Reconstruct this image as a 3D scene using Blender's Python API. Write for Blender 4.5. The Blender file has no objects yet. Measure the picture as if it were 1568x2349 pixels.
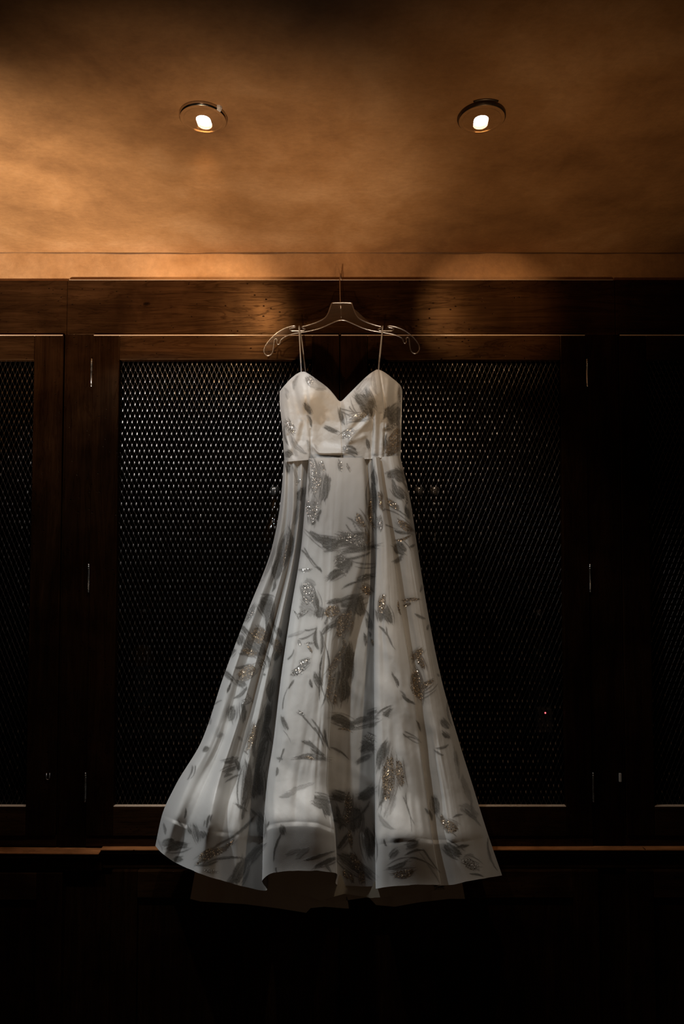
import bpy, bmesh, math, random
import numpy as np
from mathutils import Vector, Matrix
random.seed(7)
rng = np.random.RandomState(11)
scn = bpy.context.scene
COL = scn.collection
PI = math.pi

# ------------------------------------------------------------------ camera
F = 1522.0                       # focal length in pixels of the 1568 x 2349 frame
CX, CY = 784.0, 1174.5
CAM = (0.0, -1.95, 1.59)
PITCH = math.radians(2.31)
cam_d = bpy.data.cameras.new('camera')
cam_d.sensor_fit = 'VERTICAL'; cam_d.sensor_height = 36.0; cam_d.sensor_width = 36.0
cam_d.lens = F / 2349.0 * 36.0
cam_d.clip_start = 0.02
cam = bpy.data.objects.new('camera', cam_d); COL.objects.link(cam)
cam.location = CAM; cam.rotation_euler = (PI / 2 + PITCH, 0, 0)
scn.camera = cam
SP, CP = math.sin(PITCH), math.cos(PITCH)

def P(px, py, Y=None, Z=None):
    """point seen at a pixel, at depth plane Y (or height plane Z); works on arrays"""
    u = (px - CX) / F; w = -(py - CY) / F
    dx, dy, dz = u, CP - w * SP, SP + w * CP
    t = (Y - CAM[1]) / dy if Z is None else (Z - CAM[2]) / dz
    return (CAM[0] + t * dx, CAM[1] + t * dy, CAM[2] + t * dz)

# ------------------------------------------------------------------ world and exposure
vs = scn.view_settings
vs.view_transform = 'Standard'; vs.look = 'None'; vs.gamma = 1.0; vs.exposure = 0.0
vs.use_curve_mapping = False
W = bpy.data.worlds.new('world'); scn.world = W; W.use_nodes = True
W.node_tree.nodes['Background'].inputs[0].default_value = (1.0, 0.8, 0.6, 1)
W.node_tree.nodes['Background'].inputs[1].default_value = 0.0006

# ------------------------------------------------------------------ key places (metres)
X = lambda px, py=830, Y=0.0: P(px, py, Y)[0]
Zp = lambda py, Y=0.0: P(784, py, Y)[2]
WALL_Y = 0.012
CEIL = Zp(580, WALL_Y)
CAB_TOP = Zp(641.5)
LIGHT_L = P(466, 266, Z=CEIL); LIGHT_R = P(1104, 266, Z=CEIL)
LIGHT_N = (2 * LIGHT_L[0] - LIGHT_R[0], LIGHT_L[1], CEIL)       # its left neighbour, outside the frame

def lamp(name, kind, loc, target, power, color, radius=0.02, angle=60, blend=1.0, size=None):
    d = bpy.data.lights.new(name, kind); o = bpy.data.objects.new(name, d); COL.objects.link(o)
    o.location = loc; d.energy = power; d.color = color
    if kind == 'SPOT':
        d.spot_size = math.radians(angle); d.spot_blend = blend; d.shadow_soft_size = radius
    elif kind == 'POINT':
        d.shadow_soft_size = radius
    elif kind == 'AREA':
        d.shape = 'RECTANGLE'; d.size, d.size_y = size
    if target is not None:
        v = Vector(target) - Vector(loc)
        o.rotation_euler = v.to_track_quat('-Z', 'Y').to_euler()
    return o

COOL = (0.86, 0.94, 1.0); NEUT = (1.0, 0.93, 0.84); WARM = (1.0, 0.66, 0.36)
# added unseen spots, low down, in place of light bounced onto the ceiling
lamp('bounce_fill', 'SPOT', (-1.15, -1.9, 0.35), (-1.02, -0.20, CEIL), 640, (1.0, 0.86, 0.70), 0.06, 32, 1.0)
lamp('bounce_fill', 'SPOT', (-0.30, -1.9, 0.35), (-0.33, -0.18, CEIL), 235, (1.0, 0.76, 0.54), 0.06, 31, 1.0)
lamp('bounce_fill', 'SPOT', (0.45, -1.9, 0.35), (0.36, -0.22, CEIL), 75, (1.0, 0.66, 0.36), 0.06, 34, 1.0)
# a warm room lamp far behind the camera
lamp('room_lamp', 'POINT', (0.0, -4.2, 1.95), None, 10, (1.0, 0.62, 0.36), 0.30)

# ------------------------------------------------------------------ object helpers
def finish(o, label=None, cat=None, group=None, kind=None):
    if label: o['label'] = label
    if cat: o['category'] = cat
    if group: o['group'] = group
    if kind: o['kind'] = kind
    return o

def empty(name, loc=(0, 0, 0), parent=None, **kw):
    o = bpy.data.objects.new(name, None); COL.objects.link(o); o.location = loc
    o.empty_display_size = 0.05
    if parent: o.parent = parent
    return finish(o, **kw)

def mesh_obj(name, verts, faces, mat, parent=None, smooth=False, **kw):
    """verts in world coordinates; the object's origin is put at their centre bottom"""
    v = np.asarray(verts, dtype=float)
    c = np.array([(v[:, 0].min() + v[:, 0].max()) / 2, (v[:, 1].min() + v[:, 1].max()) / 2, v[:, 2].min()])
    me = bpy.data.meshes.new(name)
    me.from_pydata((v - c).tolist(), [], faces if isinstance(faces, list) else faces.tolist())
    me.materials.append(mat)
    if smooth: me.polygons.foreach_set('use_smooth', [True] * len(me.polygons))
    me.update()
    o = bpy.data.objects.new(name, me); COL.objects.link(o)
    if parent is not None:
        o.parent = parent
        pw = Vector((0, 0, 0)); q = parent
        while q is not None: pw += q.location; q = q.parent
        o.location = Vector(c) - pw
    else:
        o.location = c
    return finish(o, **kw)

def bevel(o, w=0.002, seg=2, ang=35):
    m = o.modifiers.new('bevel', 'BEVEL'); m.width = w; m.segments = seg
    m.limit_method = 'ANGLE'; m.angle_limit = math.radians(ang)
    return o

def box_vf(x0, x1, y0, y1, z0, z1):
    v = [(x, y, z) for x in (x0, x1) for y in (y0, y1) for z in (z0, z1)]
    f = [(0, 1, 3, 2), (4, 6, 7, 5), (0, 4, 5, 1), (2, 3, 7, 6), (0, 2, 6, 4), (1, 5, 7, 3)]
    return v, f

def box(name, x0, x1, y0, y1, z0, z1, mat, parent=None, bev=0.0015, **kw):
    v, f = box_vf(min(x0, x1), max(x0, x1), min(y0, y1), max(y0, y1), min(z0, z1), max(z0, z1))
    o = mesh_obj(name, v, f, mat, parent, **kw)
    if bev: bevel(o, bev)
    return o

class MB:
    def __init__(s): s.v = []; s.f = []
    def add(s, v, f):
        n = len(s.v); s.v += [tuple(p) for p in v]; s.f += [tuple(i + n for i in q) for q in f]
    def box(s, *a): s.add(*box_vf(*a))
    def tube(s, pts, r, n=8, cap=True):
        pts = [Vector(p) for p in pts]; m = len(pts)
        rs = r if hasattr(r, '__len__') else [r] * m
        V = []; Fc = []; ref = None
        for i, p in enumerate(pts):
            t = (pts[min(i + 1, m - 1)] - pts[max(i - 1, 0)]).normalized()
            if ref is None:
                ref = Vector((0, 1, 0)) if abs(t.y) < .9 else Vector((1, 0, 0))
            a = (ref - t * ref.dot(t)).normalized(); b = t.cross(a); ref = a
            for k in range(n):
                th = 2 * PI * k / n
                V.append(p + (a * math.cos(th) + b * math.sin(th)) * rs[i])
        for i in range(m - 1):
            for k in range(n):
                k2 = (k + 1) % n
                Fc.append((i * n + k, i * n + k2, (i + 1) * n + k2, (i + 1) * n + k))
        if cap:
            Fc.append(tuple(range(n))[::-1]); Fc.append(tuple((m - 1) * n + k for k in range(n)))
        s.add(V, Fc)
    def lathe(s, prof, c, n=24, axis='Z'):
        """prof: (radius, height) list, closed at both ends when radius 0"""
        V = []; Fc = []
        for (r, h) in prof:
            for k in range(n):
                th = 2 * PI * k / n
                V.append((c[0] + r * math.cos(th), c[1] + r * math.sin(th), c[2] + h))
        for i in range(len(prof) - 1):
            for k in range(n):
                k2 = (k + 1) % n
                Fc.append((i * n + k, i * n + k2, (i + 1) * n + k2, (i + 1) * n + k))
        s.add(V, Fc)
    def build(s, name, mat, parent=None, smooth=False, **kw):
        return mesh_obj(name, s.v, s.f, mat, parent, smooth, **kw)

# ------------------------------------------------------------------ material helpers
def newmat(name):
    m = bpy.data.materials.new(name); m.use_nodes = True
    nt = m.node_tree; b = nt.nodes['Principled BSDF']
    return m, nt, b
def N(nt, t, **kw):
    n = nt.nodes.new(t)
    for k, v in kw.items(): setattr(n, k, v)
    return n
def ramp(nt, fac, stops):
    r = N(nt, 'ShaderNodeValToRGB'); e = r.color_ramp.elements
    while len(e) < len(stops): e.new(0.5)
    for el, (p, c) in zip(e, stops):
        el.position = p; el.color = c if len(c) == 4 else (*c, 1)
    nt.links.new(fac, r.inputs[0]); return r.outputs[0]
def noise(nt, vec, scale, detail=4, rough=0.5, dist=0.0):
    n = N(nt, 'ShaderNodeTexNoise'); n.inputs['Scale'].default_value = scale
    n.inputs['Detail'].default_value = detail; n.inputs['Roughness'].default_value = rough
    n.inputs['Distortion'].default_value = dist
    nt.links.new(vec, n.inputs['Vector']); return n.outputs['Fac']
def mapping(nt, vec, scale=(1, 1, 1), loc=(0, 0, 0)):
    n = N(nt, 'ShaderNodeMapping'); n.inputs['Scale'].default_value = scale; n.inputs['Location'].default_value = loc
    nt.links.new(vec, n.inputs['Vector']); return n.outputs[0]
def math_n(nt, op, a, b=None, clamp=False):
    n = N(nt, 'ShaderNodeMath', operation=op, use_clamp=clamp)
    for i, x in enumerate((a, b)):
        if x is None: continue
        if isinstance(x, (int, float)): n.inputs[i].default_value = x
        else: nt.links.new(x, n.inputs[i])
    return n.outputs[0]
def mixc(nt, fac, a, b, mode='MIX'):
    n = N(nt, 'ShaderNodeMix', data_type='RGBA', blend_type=mode)
    for i, x in ((0, fac), (6, a), (7, b)):
        if isinstance(x, (int, float)): n.inputs[i].default_value = x
        elif isinstance(x, tuple): n.inputs[i].default_value = x if len(x) == 4 else (*x, 1)
        else: nt.links.new(x, n.inputs[i])
    return n.outputs[2]
def bump(nt, h, strength, dist, normal=None):
    n = N(nt, 'ShaderNodeBump'); n.inputs['Strength'].default_value = strength
    n.inputs['Distance'].default_value = dist; nt.links.new(h, n.inputs['Height'])
    if normal is not None: nt.links.new(normal, n.inputs['Normal'])
    return n.outputs[0]
def geopos(nt):
    return N(nt, 'ShaderNodeNewGeometry').outputs['Position']

# ochre trowelled plaster (ceiling and wall)
def make_plaster():
    m, nt, b = newmat('ochre_plaster'); p = geopos(nt); L = nt.links.new
    a = noise(nt, p, 1.9, 4, 0.55, 0.3); c = noise(nt, p, 6.0, 6, 0.6, 0.35)
    mixf = math_n(nt, 'ADD', math_n(nt, 'MULTIPLY', a, 0.62), math_n(nt, 'MULTIPLY', c, 0.38))
    col = ramp(nt, mixf, [(0.36, (0.20, 0.092, 0.033)), (0.5, (0.34, 0.168, 0.064)), (0.64, (0.47, 0.26, 0.12))])
    fine = noise(nt, mapping(nt, p, (1, 1.6, 1)), 60, 4, 0.7)
    col = mixc(nt, 0.35, col, ramp(nt, fine, [(0.3, (0.45, 0.45, 0.45)), (0.7, (1, 1, 1))]), 'MULTIPLY')
    L(col, b.inputs['Base Color']); b.inputs['Roughness'].default_value = 0.62
    b.inputs['Specular IOR Level'].default_value = 0.35
    st = noise(nt, mapping(nt, p, (14, 5, 9)), 3.2, 8, 0.68, 1.3)
    v = N(nt, 'ShaderNodeTexVoronoi'); v.inputs['Scale'].default_value = 16; L(p, v.inputs['Vector'])
    h = math_n(nt, 'ADD', st, math_n(nt, 'MULTIPLY', v.outputs['Distance'], 0.3))
    L(bump(nt, h, 0.35, 0.004), b.inputs['Normal'])
    return m

# dark stained, distressed knotty alder; g = grain direction
def make_wood(name, g, knots=(), light=1.0):
    m, nt, b = newmat(name); p = geopos(nt); L = nt.links.new
    sc = (1.0, 9, 9) if g == 'x' else (9, 9, 1.0)
    wv = mapping(nt, p, sc)
    big = noise(nt, wv, 1.6, 5, 0.6, 1.6)
    rings = math_n(nt, 'FRACT', math_n(nt, 'MULTIPLY', big, 9.0))
    rings = math_n(nt, 'ABSOLUTE', math_n(nt, 'SUBTRACT', rings, 0.5))
    fine = noise(nt, mapping(nt, p, (6, 160, 160) if g == 'x' else (160, 160, 6)), 1.0, 4, 0.6)
    tone = noise(nt, p, 5, 4, 0.6, 0.5)
    col = ramp(nt, big, [(0.3, (0.012, 0.0046, 0.0017)), (0.55, (0.022, 0.009, 0.0032)), (0.75, (0.036, 0.015, 0.0055))])
    col = mixc(nt, 0.5, col, ramp(nt, rings, [(0.0, (0.45, 0.4, 0.36)), (0.16, (1, 1, 1))]), 'MULTIPLY')
    col = mixc(nt, 0.5, col, ramp(nt, fine, [(0.35, (0.5, 0.46, 0.42)), (0.65, (1.1, 1.1, 1.1))]), 'MULTIPLY')
    col = mixc(nt, 0.7, col, ramp(nt, tone, [(0.35, (0.35, 0.32, 0.3)), (0.62, (1.1, 1.1, 1.1))]), 'MULTIPLY')
    # worm holes and dents
    v = N(nt, 'ShaderNodeTexVoronoi'); v.inputs['Scale'].default_value = 42; v.inputs['Randomness'].default_value = 1
    L(mapping(nt, p, (1, 0.2, 1.5)), v.inputs['Vector'])
    hole = ramp(nt, v.outputs['Distance'], [(0.05, (0, 0, 0)), (0.14, (1, 1, 1))])
    pick = ramp(nt, noise(nt, p, 14, 2), [(0.42, (1, 1, 1)), (0.50, (0, 0, 0))])
    hole = math_n(nt, 'MAXIMUM', hole, pick)
    col = mixc(nt, 1.0, col, mixc(nt, hole, (0.15, 0.13, 0.1), (1, 1, 1)), 'MULTIPLY')
    for (kx, kz, kr) in knots:
        d = N(nt, 'ShaderNodeVectorMath', operation='DISTANCE')
        L(mapping(nt, p, (0.62, 0, 1)), d.inputs[0]); d.inputs[1].default_value = (kx * 0.62, 0, kz)
        dd = math_n(nt, 'ADD', d.outputs['Value'], math_n(nt, 'MULTIPLY', noise(nt, p, 40, 4, 0.6), kr * 0.9))
        k = ramp(nt, math_n(nt, 'DIVIDE', dd, kr), [(0.75, (0.06, 0.05, 0.05)), (1.15, (0.75, 0.65, 0.55)), (2.6, (1, 1, 1))][:3])
        col = mixc(nt, 1.0, col, k, 'MULTIPLY')
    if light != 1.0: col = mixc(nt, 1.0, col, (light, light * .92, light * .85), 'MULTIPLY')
    L(col, b.inputs['Base Color'])
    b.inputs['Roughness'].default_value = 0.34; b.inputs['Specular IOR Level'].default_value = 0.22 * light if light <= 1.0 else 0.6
    grain = mixc(nt, 0.8, ramp(nt, rings, [(0.0, (0.35,) * 3), (0.2, (1, 1, 1))]), ramp(nt, fine, [(0.3, (0.4,) * 3), (0.7, (1.15,) * 3)]), 'MULTIPLY')
    grain = mixc(nt, 0.8, grain, ramp(nt, tone, [(0.35, (0.4,) * 3), (0.62, (1.1,) * 3)]), 'MULTIPLY')
    grain = mixc(nt, 1.0, grain, mixc(nt, hole, (0.2, 0.2, 0.2), (1, 1, 1)), 'MULTIPLY')
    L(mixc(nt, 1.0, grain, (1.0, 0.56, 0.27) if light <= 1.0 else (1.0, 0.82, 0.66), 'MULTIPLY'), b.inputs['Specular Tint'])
    h = math_n(nt, 'ADD', math_n(nt, 'MULTIPLY', fine, 0.12), math_n(nt, 'MULTIPLY', hole, 0.6))
    L(bump(nt, h, 0.5, 0.0025), b.inputs['Normal'])
    return m

def simple(name, col, rough=0.5, metal=0.0, emit=None, strength=0.0, trans=0.0, ior=1.45, spec=0.5):
    m, nt, b = newmat(name)
    b.inputs['Base Color'].default_value = (*col, 1); b.inputs['Roughness'].default_value = rough
    b.inputs['Metallic'].default_value = metal; b.inputs['Specular IOR Level'].default_value = spec
    b.inputs['Transmission Weight'].default_value = trans; b.inputs['IOR'].default_value = ior
    if emit: b.inputs['Emission Color'].default_value = (*emit, 1); b.inputs['Emission Strength'].default_value = strength
    p = geopos(nt)
    if trans == 0:
        r = ramp(nt, noise(nt, p, 90, 3), [(0.3, (rough * .8,) * 3), (0.7, (min(1, rough * 1.2),) * 3)])
        nt.links.new(r, b.inputs['Roughness'])
    return m

PLASTER = make_plaster()
KN = P(335, 697, 0.0)
WOOD_X = make_wood('dark_wood_horizontal_grain', 'x', [(KN[0], KN[2], 0.013)])
WOOD_Z = make_wood('dark_wood_vertical_grain', 'z', (), 0.5)
LIT_LEDGE_WOOD = make_wood('lit_ledge_wood', 'x', (), 15.0)  # same wood lightened: the light on the ledge top is in the colour
EDGE = simple('edge_highlight', (0.40, 0.28, 0.19), 0.30, 0.0, spec=1.0)  # pale glossy colour stands in for highlights along the wood edges
MESHM = simple('dark_steel', (0.092, 0.080, 0.072), 0.31, 1.0)
HINGEM = simple('hinge_steel', (0.6, 0.6, 0.58), 0.25, 1.0)
DARKM = simple('dark_bronze', (0.08, 0.06, 0.045), 0.35, 0.8)
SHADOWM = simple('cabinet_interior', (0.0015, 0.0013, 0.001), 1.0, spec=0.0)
WHITE_EMIT = simple('lit_lens', (1, 1, 1), 0.5, emit=(1.0, 0.98, 0.95), strength=14)
FLOORM = simple('dark_floor', (0.02, 0.014, 0.01), 0.5)
def make_clear(name, face, edge, rough):
    m, nt, b = newmat(name); out = nt.nodes['Material Output']
    t = N(nt, 'ShaderNodeBsdfTransparent'); t.inputs[0].default_value = (0.97, 0.97, 0.98, 1)
    g = N(nt, 'ShaderNodeBsdfGlossy'); g.inputs['Roughness'].default_value = rough
    lw = N(nt, 'ShaderNodeLayerWeight'); lw.inputs[0].default_value = 0.35
    f = ramp(nt, lw.outputs['Facing'], [(0.0, (face,) * 3), (1.0, (edge,) * 3)])
    mx = N(nt, 'ShaderNodeMixShader'); nt.links.new(f, mx.inputs[0]); nt.links.new(t.outputs[0], mx.inputs[1]); nt.links.new(g.outputs[0], mx.inputs[2])
    nt.links.new(mx.outputs[0], out.inputs[0]); return m
CLEAR = make_clear('clear_plastic_web', 0.055, 0.3, 0.10)
CLEAR_RIM = make_clear('clear_plastic_rim', 0.34, 0.85, 0.24)
WIRE = simple('hanger_wire', (0.5, 0.42, 0.36), 0.25, 1.0)

# ------------------------------------------------------------------ setting
box('ceiling', -3.2, 3.2, -4.6, 0.6, CEIL, CEIL + 0.08, PLASTER, bev=0, kind='structure')
box('wall_back', -3.2, 3.2, WALL_Y + 0.45, WALL_Y + 0.55, -0.1, CEIL, PLASTER, bev=0, kind='structure')
box('trim_1', -3.2, 3.2, WALL_Y, WALL_Y + 0.1, CAB_TOP + 0.0005, CEIL, PLASTER, bev=0, kind='structure')   # plaster strip over the cabinets
CORNER_LINE = simple('dark_corner_line', (0.10, 0.045, 0.016), 0.8)  # dark line of uneven width along the ceiling corner
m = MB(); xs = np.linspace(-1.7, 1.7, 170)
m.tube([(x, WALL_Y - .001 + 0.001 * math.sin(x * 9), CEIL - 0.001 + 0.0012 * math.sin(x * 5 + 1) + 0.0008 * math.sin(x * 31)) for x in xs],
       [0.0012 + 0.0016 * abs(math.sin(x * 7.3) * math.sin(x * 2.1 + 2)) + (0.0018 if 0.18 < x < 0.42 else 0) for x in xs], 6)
m.build('trim_2', CORNER_LINE, None, True, kind='structure')
box('floor', -3.2, 3.2, -4.6, 0.5, -0.1, 0.0, FLOORM, bev=0, kind='structure')

# ------------------------------------------------------------------ recessed lights
def downlight(loc, ang, label, power, col, clip=False, lip=False):
    r = 0.0465; t = 0.0085
    root = empty('recessed_downlight', loc, label=label, cat='light', group='round recessed ceiling lights with slot openings')
    cx, cy, cz = loc
    # aperture plate: disc with a capsule hole, fan built by radial matching
    n = 72; hw, hl = 0.0146, 0.0085          # half width, half straight length of the slot
    def cap(th):
        # capsule radius along direction th
        x, y = math.cos(th), math.sin(th)
        if abs(x) * hl <= hw * abs(y) + 1e-9 and abs(y) > 1e-9:
            # end caps: solve |p - (0,±hl)| = hw
            s = hl * abs(y); return s + math.sqrt(max(0, s * s - hl * hl + hw * hw))
        return hw / abs(x)
    V = []; Fc = []
    rings = [(1.0, 0), (0.985, -t), (0.86, -t - 0.0008), (0.80, -t + 0.0002)]
    for (q, h) in rings:
        for k in range(n):
            th = 2 * PI * k / n
            V.append((cx + r * q * math.cos(th), cy + r * q * math.sin(th), cz + h))
    off = (0.0, 0.008)     # the slot sits off centre, nearer the wall
    for h in (-t, -0.0005):
        for k in range(n):
            th = 2 * PI * k / n; c = cap(th - 0 + 0)
            x, y = c * math.cos(th), c * math.sin(th)
            ca, sa = math.cos(ang), math.sin(ang)
            V.append((cx + off[0] + x * ca - y * sa, cy + off[1] * 0 + x * sa + y * ca + off[1], cz + h))
    nr = len(rings) + 2
    for i in range(nr - 1):
        for k in range(n):
            k2 = (k + 1) % n; Fc.append((i * n + k, (i + 1) * n + k, (i + 1) * n + k2, i * n + k2))
    mesh_obj('aperture_plate', V, Fc, PLATE, root)
    m = MB()                     # bare metal ring between plate and ceiling
    prof = [(r * 1.0, -0.0002), (r * 1.03, -0.0002), (r * 1.035, -t * .7), (r * 0.99, -t * .95)]
    m.lathe(prof, loc, 64); m.build('trim_ring', CHROME if clip else DARKM, root, True)
    m = MB(); m.lathe([(0.0, -0.0022), (0.026, -0.0022)], (cx, cy + 0.008, cz), 32); m.build('lens', WHITE_EMIT, root)
    if clip:
        m = MB(); a = math.radians(-38)
        c0 = (cx + r * 1.02 * math.cos(a), cy + r * 1.02 * math.sin(a), cz)
        pts = [(c0[0] + 0.006 * math.cos(q), c0[1] + 0.006 * math.sin(q), cz - 0.004) for q in np.linspace(0, 2 * PI, 7)[:-1]]
        v = pts + [(p[0] * .7 + c0[0] * .3, p[1] * .7 + c0[1] * .3, cz - 0.0085) for p in pts] + [(p[0], p[1], cz) for p in pts]
        f = [(i, (i + 1) % 6, 6 + (i + 1) % 6, 6 + i) for i in range(6)] + [tuple(range(11, 5, -1))] + [(12 + i, 12 + (i + 1) % 6, (i + 1) % 6, i) for i in range(6)]
        mesh_obj('clip', v, f, CHIP, root)
    if lip:
        m = MB()
        pts = [(cx + r * 1.13 * math.cos(q), cy + r * 1.13 * math.sin(q), cz - 0.001) for q in np.linspace(-PI * .66, -PI * .36, 14)]
        m.tube(pts, 0.0021, 6); m.build('spring_clip', DARKM, root, True)
    # the lamp's own light, inside the slot
    return root
PLATE = make_plaster(); PLATE.name = 'painted_plate'
CHROME = simple('chrome_ring', (0.55, 0.5, 0.45), 0.18, 1.0)
CHIP = simple('bare_chip', (0.55, 0.5, 0.46), 0.4)
dl = downlight(LIGHT_L, math.radians(0), 'left recessed ceiling light, chrome edge showing, slot leaning left', 30, COOL, clip=True)
dr = downlight(LIGHT_R, math.radians(-6), 'right recessed ceiling light, dull dark edge, slot leaning right', 30, NEUT, lip=True)
def beams(L, tint, k, side, spill, aim=0.5):
    x, y, z = L; s = (x, y + 0.008, z - 0.012)
    # main beam down the front of the cabinets, and the shallow spill that scallops the top rail
    lamp('downlight_beam', 'SPOT', s, (x * aim, -0.16, 0.75), 13 * k, tint, 0.016, 92, 0.32)
    lamp('downlight_core', 'SPOT', s, (x * aim * 0.8, -0.25, 0.50), 37 * k, tint, 0.016, 46, 1.0)
    if spill: lamp('downlight_spill', 'SPOT', s, (x + side * spill[0], 0.0, CAB_TOP - 0.09), spill[2], (1.0, 0.66, 0.36), 0.016, spill[1], 0.8)
beams(LIGHT_L, COOL, 1.0, -1, (0.12, 50, 24))
beams(LIGHT_R, (1.0, 0.82, 0.62), 0.62, 1, (0.15, 40, 17))
beams(LIGHT_N, COOL, 1.25, -1, None, 0.2)

# ------------------------------------------------------------------ expanded metal panel
def mesh_panel(x0, x1, z0, z1, y, parent):
    sx, sz = 0.01465, 0.0349
    R = 0.00066; n = 5
    V = []; Fc = []
    cols = np.arange(math.floor((x0 - 0.0) / sx) - 1, math.ceil(x1 / sx) + 2)
    rows = np.arange(math.floor(z0 / (sz / 2)) - 1, math.ceil(z1 / (sz / 2)) + 2)
    segs = []; nodes = []
    for j in rows:
        zz = j * sz / 2; o = 0.5 * (j % 2)
        for i in cols:
            xx = (i + o) * sx
            a = (xx, zz)
            nodes.append(a)
            for s in (-1, 1): segs.append((a, (xx + s * sx / 2, zz + sz / 2)))
    ins = lambda p: x0 - 1e-6 <= p[0] <= x1 + 1e-6 and z0 - 1e-6 <= p[1] <= z1 + 1e-6
    for a, c in segs:
        a = list(a); c = list(c)
        if not (ins(a) or ins(c)): continue
        for (p, q) in ((a, c), (c, a)):      # trim the strand at the frame
            if p[0] < x0: t = (x0 - p[0]) / (q[0] - p[0]); p[:] = [x0, p[1] + t * (q[1] - p[1])]
            if p[0] > x1: t = (x1 - p[0]) / (q[0] - p[0]); p[:] = [x1, p[1] + t * (q[1] - p[1])]
            if p[1] < z0: t = (z0 - p[1]) / (q[1] - p[1]); p[:] = [p[0] + t * (q[0] - p[0]), z0]
            if p[1] > z1: t = (z1 - p[1]) / (q[1] - p[1]); p[:] = [p[0] + t * (q[0] - p[0]), z1]
        d = np.array([c[0] - a[0], 0, c[1] - a[1]]); l = np.linalg.norm(d)
        if l < 1e-5: continue
        d /= l; u = np.array([d[2], 0, -d[0]]); w = np.array([0, -1, 0])
        b0 = len(V)
        for q in (a, c):
            for k in range(n):
                th = 2 * PI * k / n + PI / 2
                pt = np.array([q[0], y, q[1]]) + u * math.cos(th) * R * 1.25 + w * math.sin(th) * R
                V.append(tuple(pt))
        for k in range(n):
            k2 = (k + 1) % n; Fc.append((b0 + k, b0 + n + k, b0 + n + k2, b0 + k2))
    for (xx, zz) in nodes:                   # the bonds: small swollen lozenges
        if not (x0 + .002 < xx < x1 - .002 and z0 + .004 < zz < z1 - .004): continue
        b0 = len(V); hw, hh = 0.0020, 0.0050
        hw *= 0.85 + 0.3 * rng.rand(); ty = (rng.rand() - .5) * 0.0005
        tl = 0.27 + 0.10 * (rng.rand() - .5)      # the bonds of expanded metal lean: top edge back, bottom edge out
        Y_ = lambda dz, e=0.0: y - .0013 - e - tl * -dz
        V += [(xx, Y_(hh), zz + hh), (xx - hw, Y_(hh * .35) + ty, zz + hh * .35), (xx - hw, Y_(-hh * .45) + ty, zz - hh * .45), (xx, Y_(-hh), zz - hh),
              (xx + hw, Y_(-hh * .45) - ty, zz - hh * .45), (xx + hw, Y_(hh * .35) - ty, zz + hh * .35), (xx, Y_(hh * .3, .0004), zz + hh * .3), (xx, Y_(-hh * .1, .0008), zz - hh * .4)]
        for q in ((0, 1, 6), (0, 6, 5), (1, 2, 7, 6), (6, 7, 4, 5), (2, 3, 7), (7, 3, 4)): Fc.append(tuple(b0 + i for i in q))
    return mesh_obj('mesh_panel', V, Fc, MESHM, parent, True)

# ------------------------------------------------------------------ cabinets
zt, zd, zm, zmb, zdb = CAB_TOP, Zp(768), Zp(826.5), Zp(1848, 0.0), Zp(1916)
zl0, = (Zp(1946, -0.02),)
ZL = P(784, 1941, 0.0)[2]                     # top of the ledge
T = 0.022                                     # board thickness
G = 0.0012                                    # gap round a door
def hinge(x, z, parent, L=0.062):
    m = MB(); r = 0.0032; c = (x, -0.0065, z - L / 2)
    m.lathe([(0, -0.009), (r * .8, -0.0075), (r * .9, -0.004), (r * .5, -0.002), (r * 1.1, 0), (r, 0.001), (r, L - 0.001), (r * 1.1, L),
             (r * .5, L + 0.002), (r * .95, L + 0.0035), (r * .95, L + 0.006), (r * .45, L + 0.0072), (r * .9, L + 0.0095), (r * .6, L + 0.0125), (0, L + 0.0135)], c, 14)
    m.build('hinge', HINGEM, parent, True)
def mesh_door(x0, x1, sl, sr, parent, hinges=None, pull=None, latch=None):
    """stile widths sl, sr; front face at y = -0.006"""
    d = empty('door', ((x0 + x1) / 2, 0, zdb), parent)
    d.location = Vector(d.location) - Vector(parent.location)
    yf, yb = -0.006, 0.016
    box('stile', x0 + G, x0 + sl, yf, yb, zdb + G, zd - G, WOOD_Z, d, 0.0022)
    box('stile', x1 - sr, x1 - G, yf, yb, zdb + G, zd - G, WOOD_Z, d, 0.0022)
    box('rail', x0 + sl, x1 - sr, yf, yb, zm, zd - G, WOOD_X, d, 0.0022)
    e = MB(); e.tube([(x0 + .004, yf + .0016, zd - G - .0018), (x1 - .004, yf + .0016, zd - G - .0018)], 0.0024, 10); e.build('edge_glint', EDGE, d, True)  # added strip: painted highlight along the door's top edge
    box('rail', x0 + sl, x1 - sr, yf, yb, zdb + G, zmb - 0.003, WOOD_X, d, 0.001)
    box('rail_glint', x0 + sl, x1 - sr, yf + .0005, 0.0095, zmb - 0.0014, zmb, EDGE, d, 0.0012)  # added strip: lit top of the lower rail, put into the colour
    mesh_panel(x0 + sl, x1 - sr, zmb, zm, 0.0105, d)
    if hinges is not None:
        for py in (858, 1328, 1806): hinge(hinges, Zp(py), d)
    if pull:
        m = MB(); c = P(pull[0], pull[1], -0.006)
        pts = [(c[0] - .0048, -0.008, c[2] + 0.013)] + [(c[0] + 0.0048 * math.cos(a), -0.010, c[2] + 0.0052 * math.sin(a)) for a in np.linspace(PI, 2 * PI, 10)] + [(c[0] + .0048, -0.008, c[2] + 0.013)]
        m.tube(pts, 0.0009, 6); m.build('pull_ring', HINGEM, d, True)
    if latch:
        c = P(latch[0], latch[1], -0.006)
        box('latch', c[0] - 0.0032, c[0] + 0.0032, -0.0105, -0.005, c[2] - 0.012, c[2] + 0.012, CHIPD, d, 0.0008)
    return d
CHIPD = simple('latch_metal', (0.5, 0.45, 0.38), 0.5, 0.5)
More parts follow.
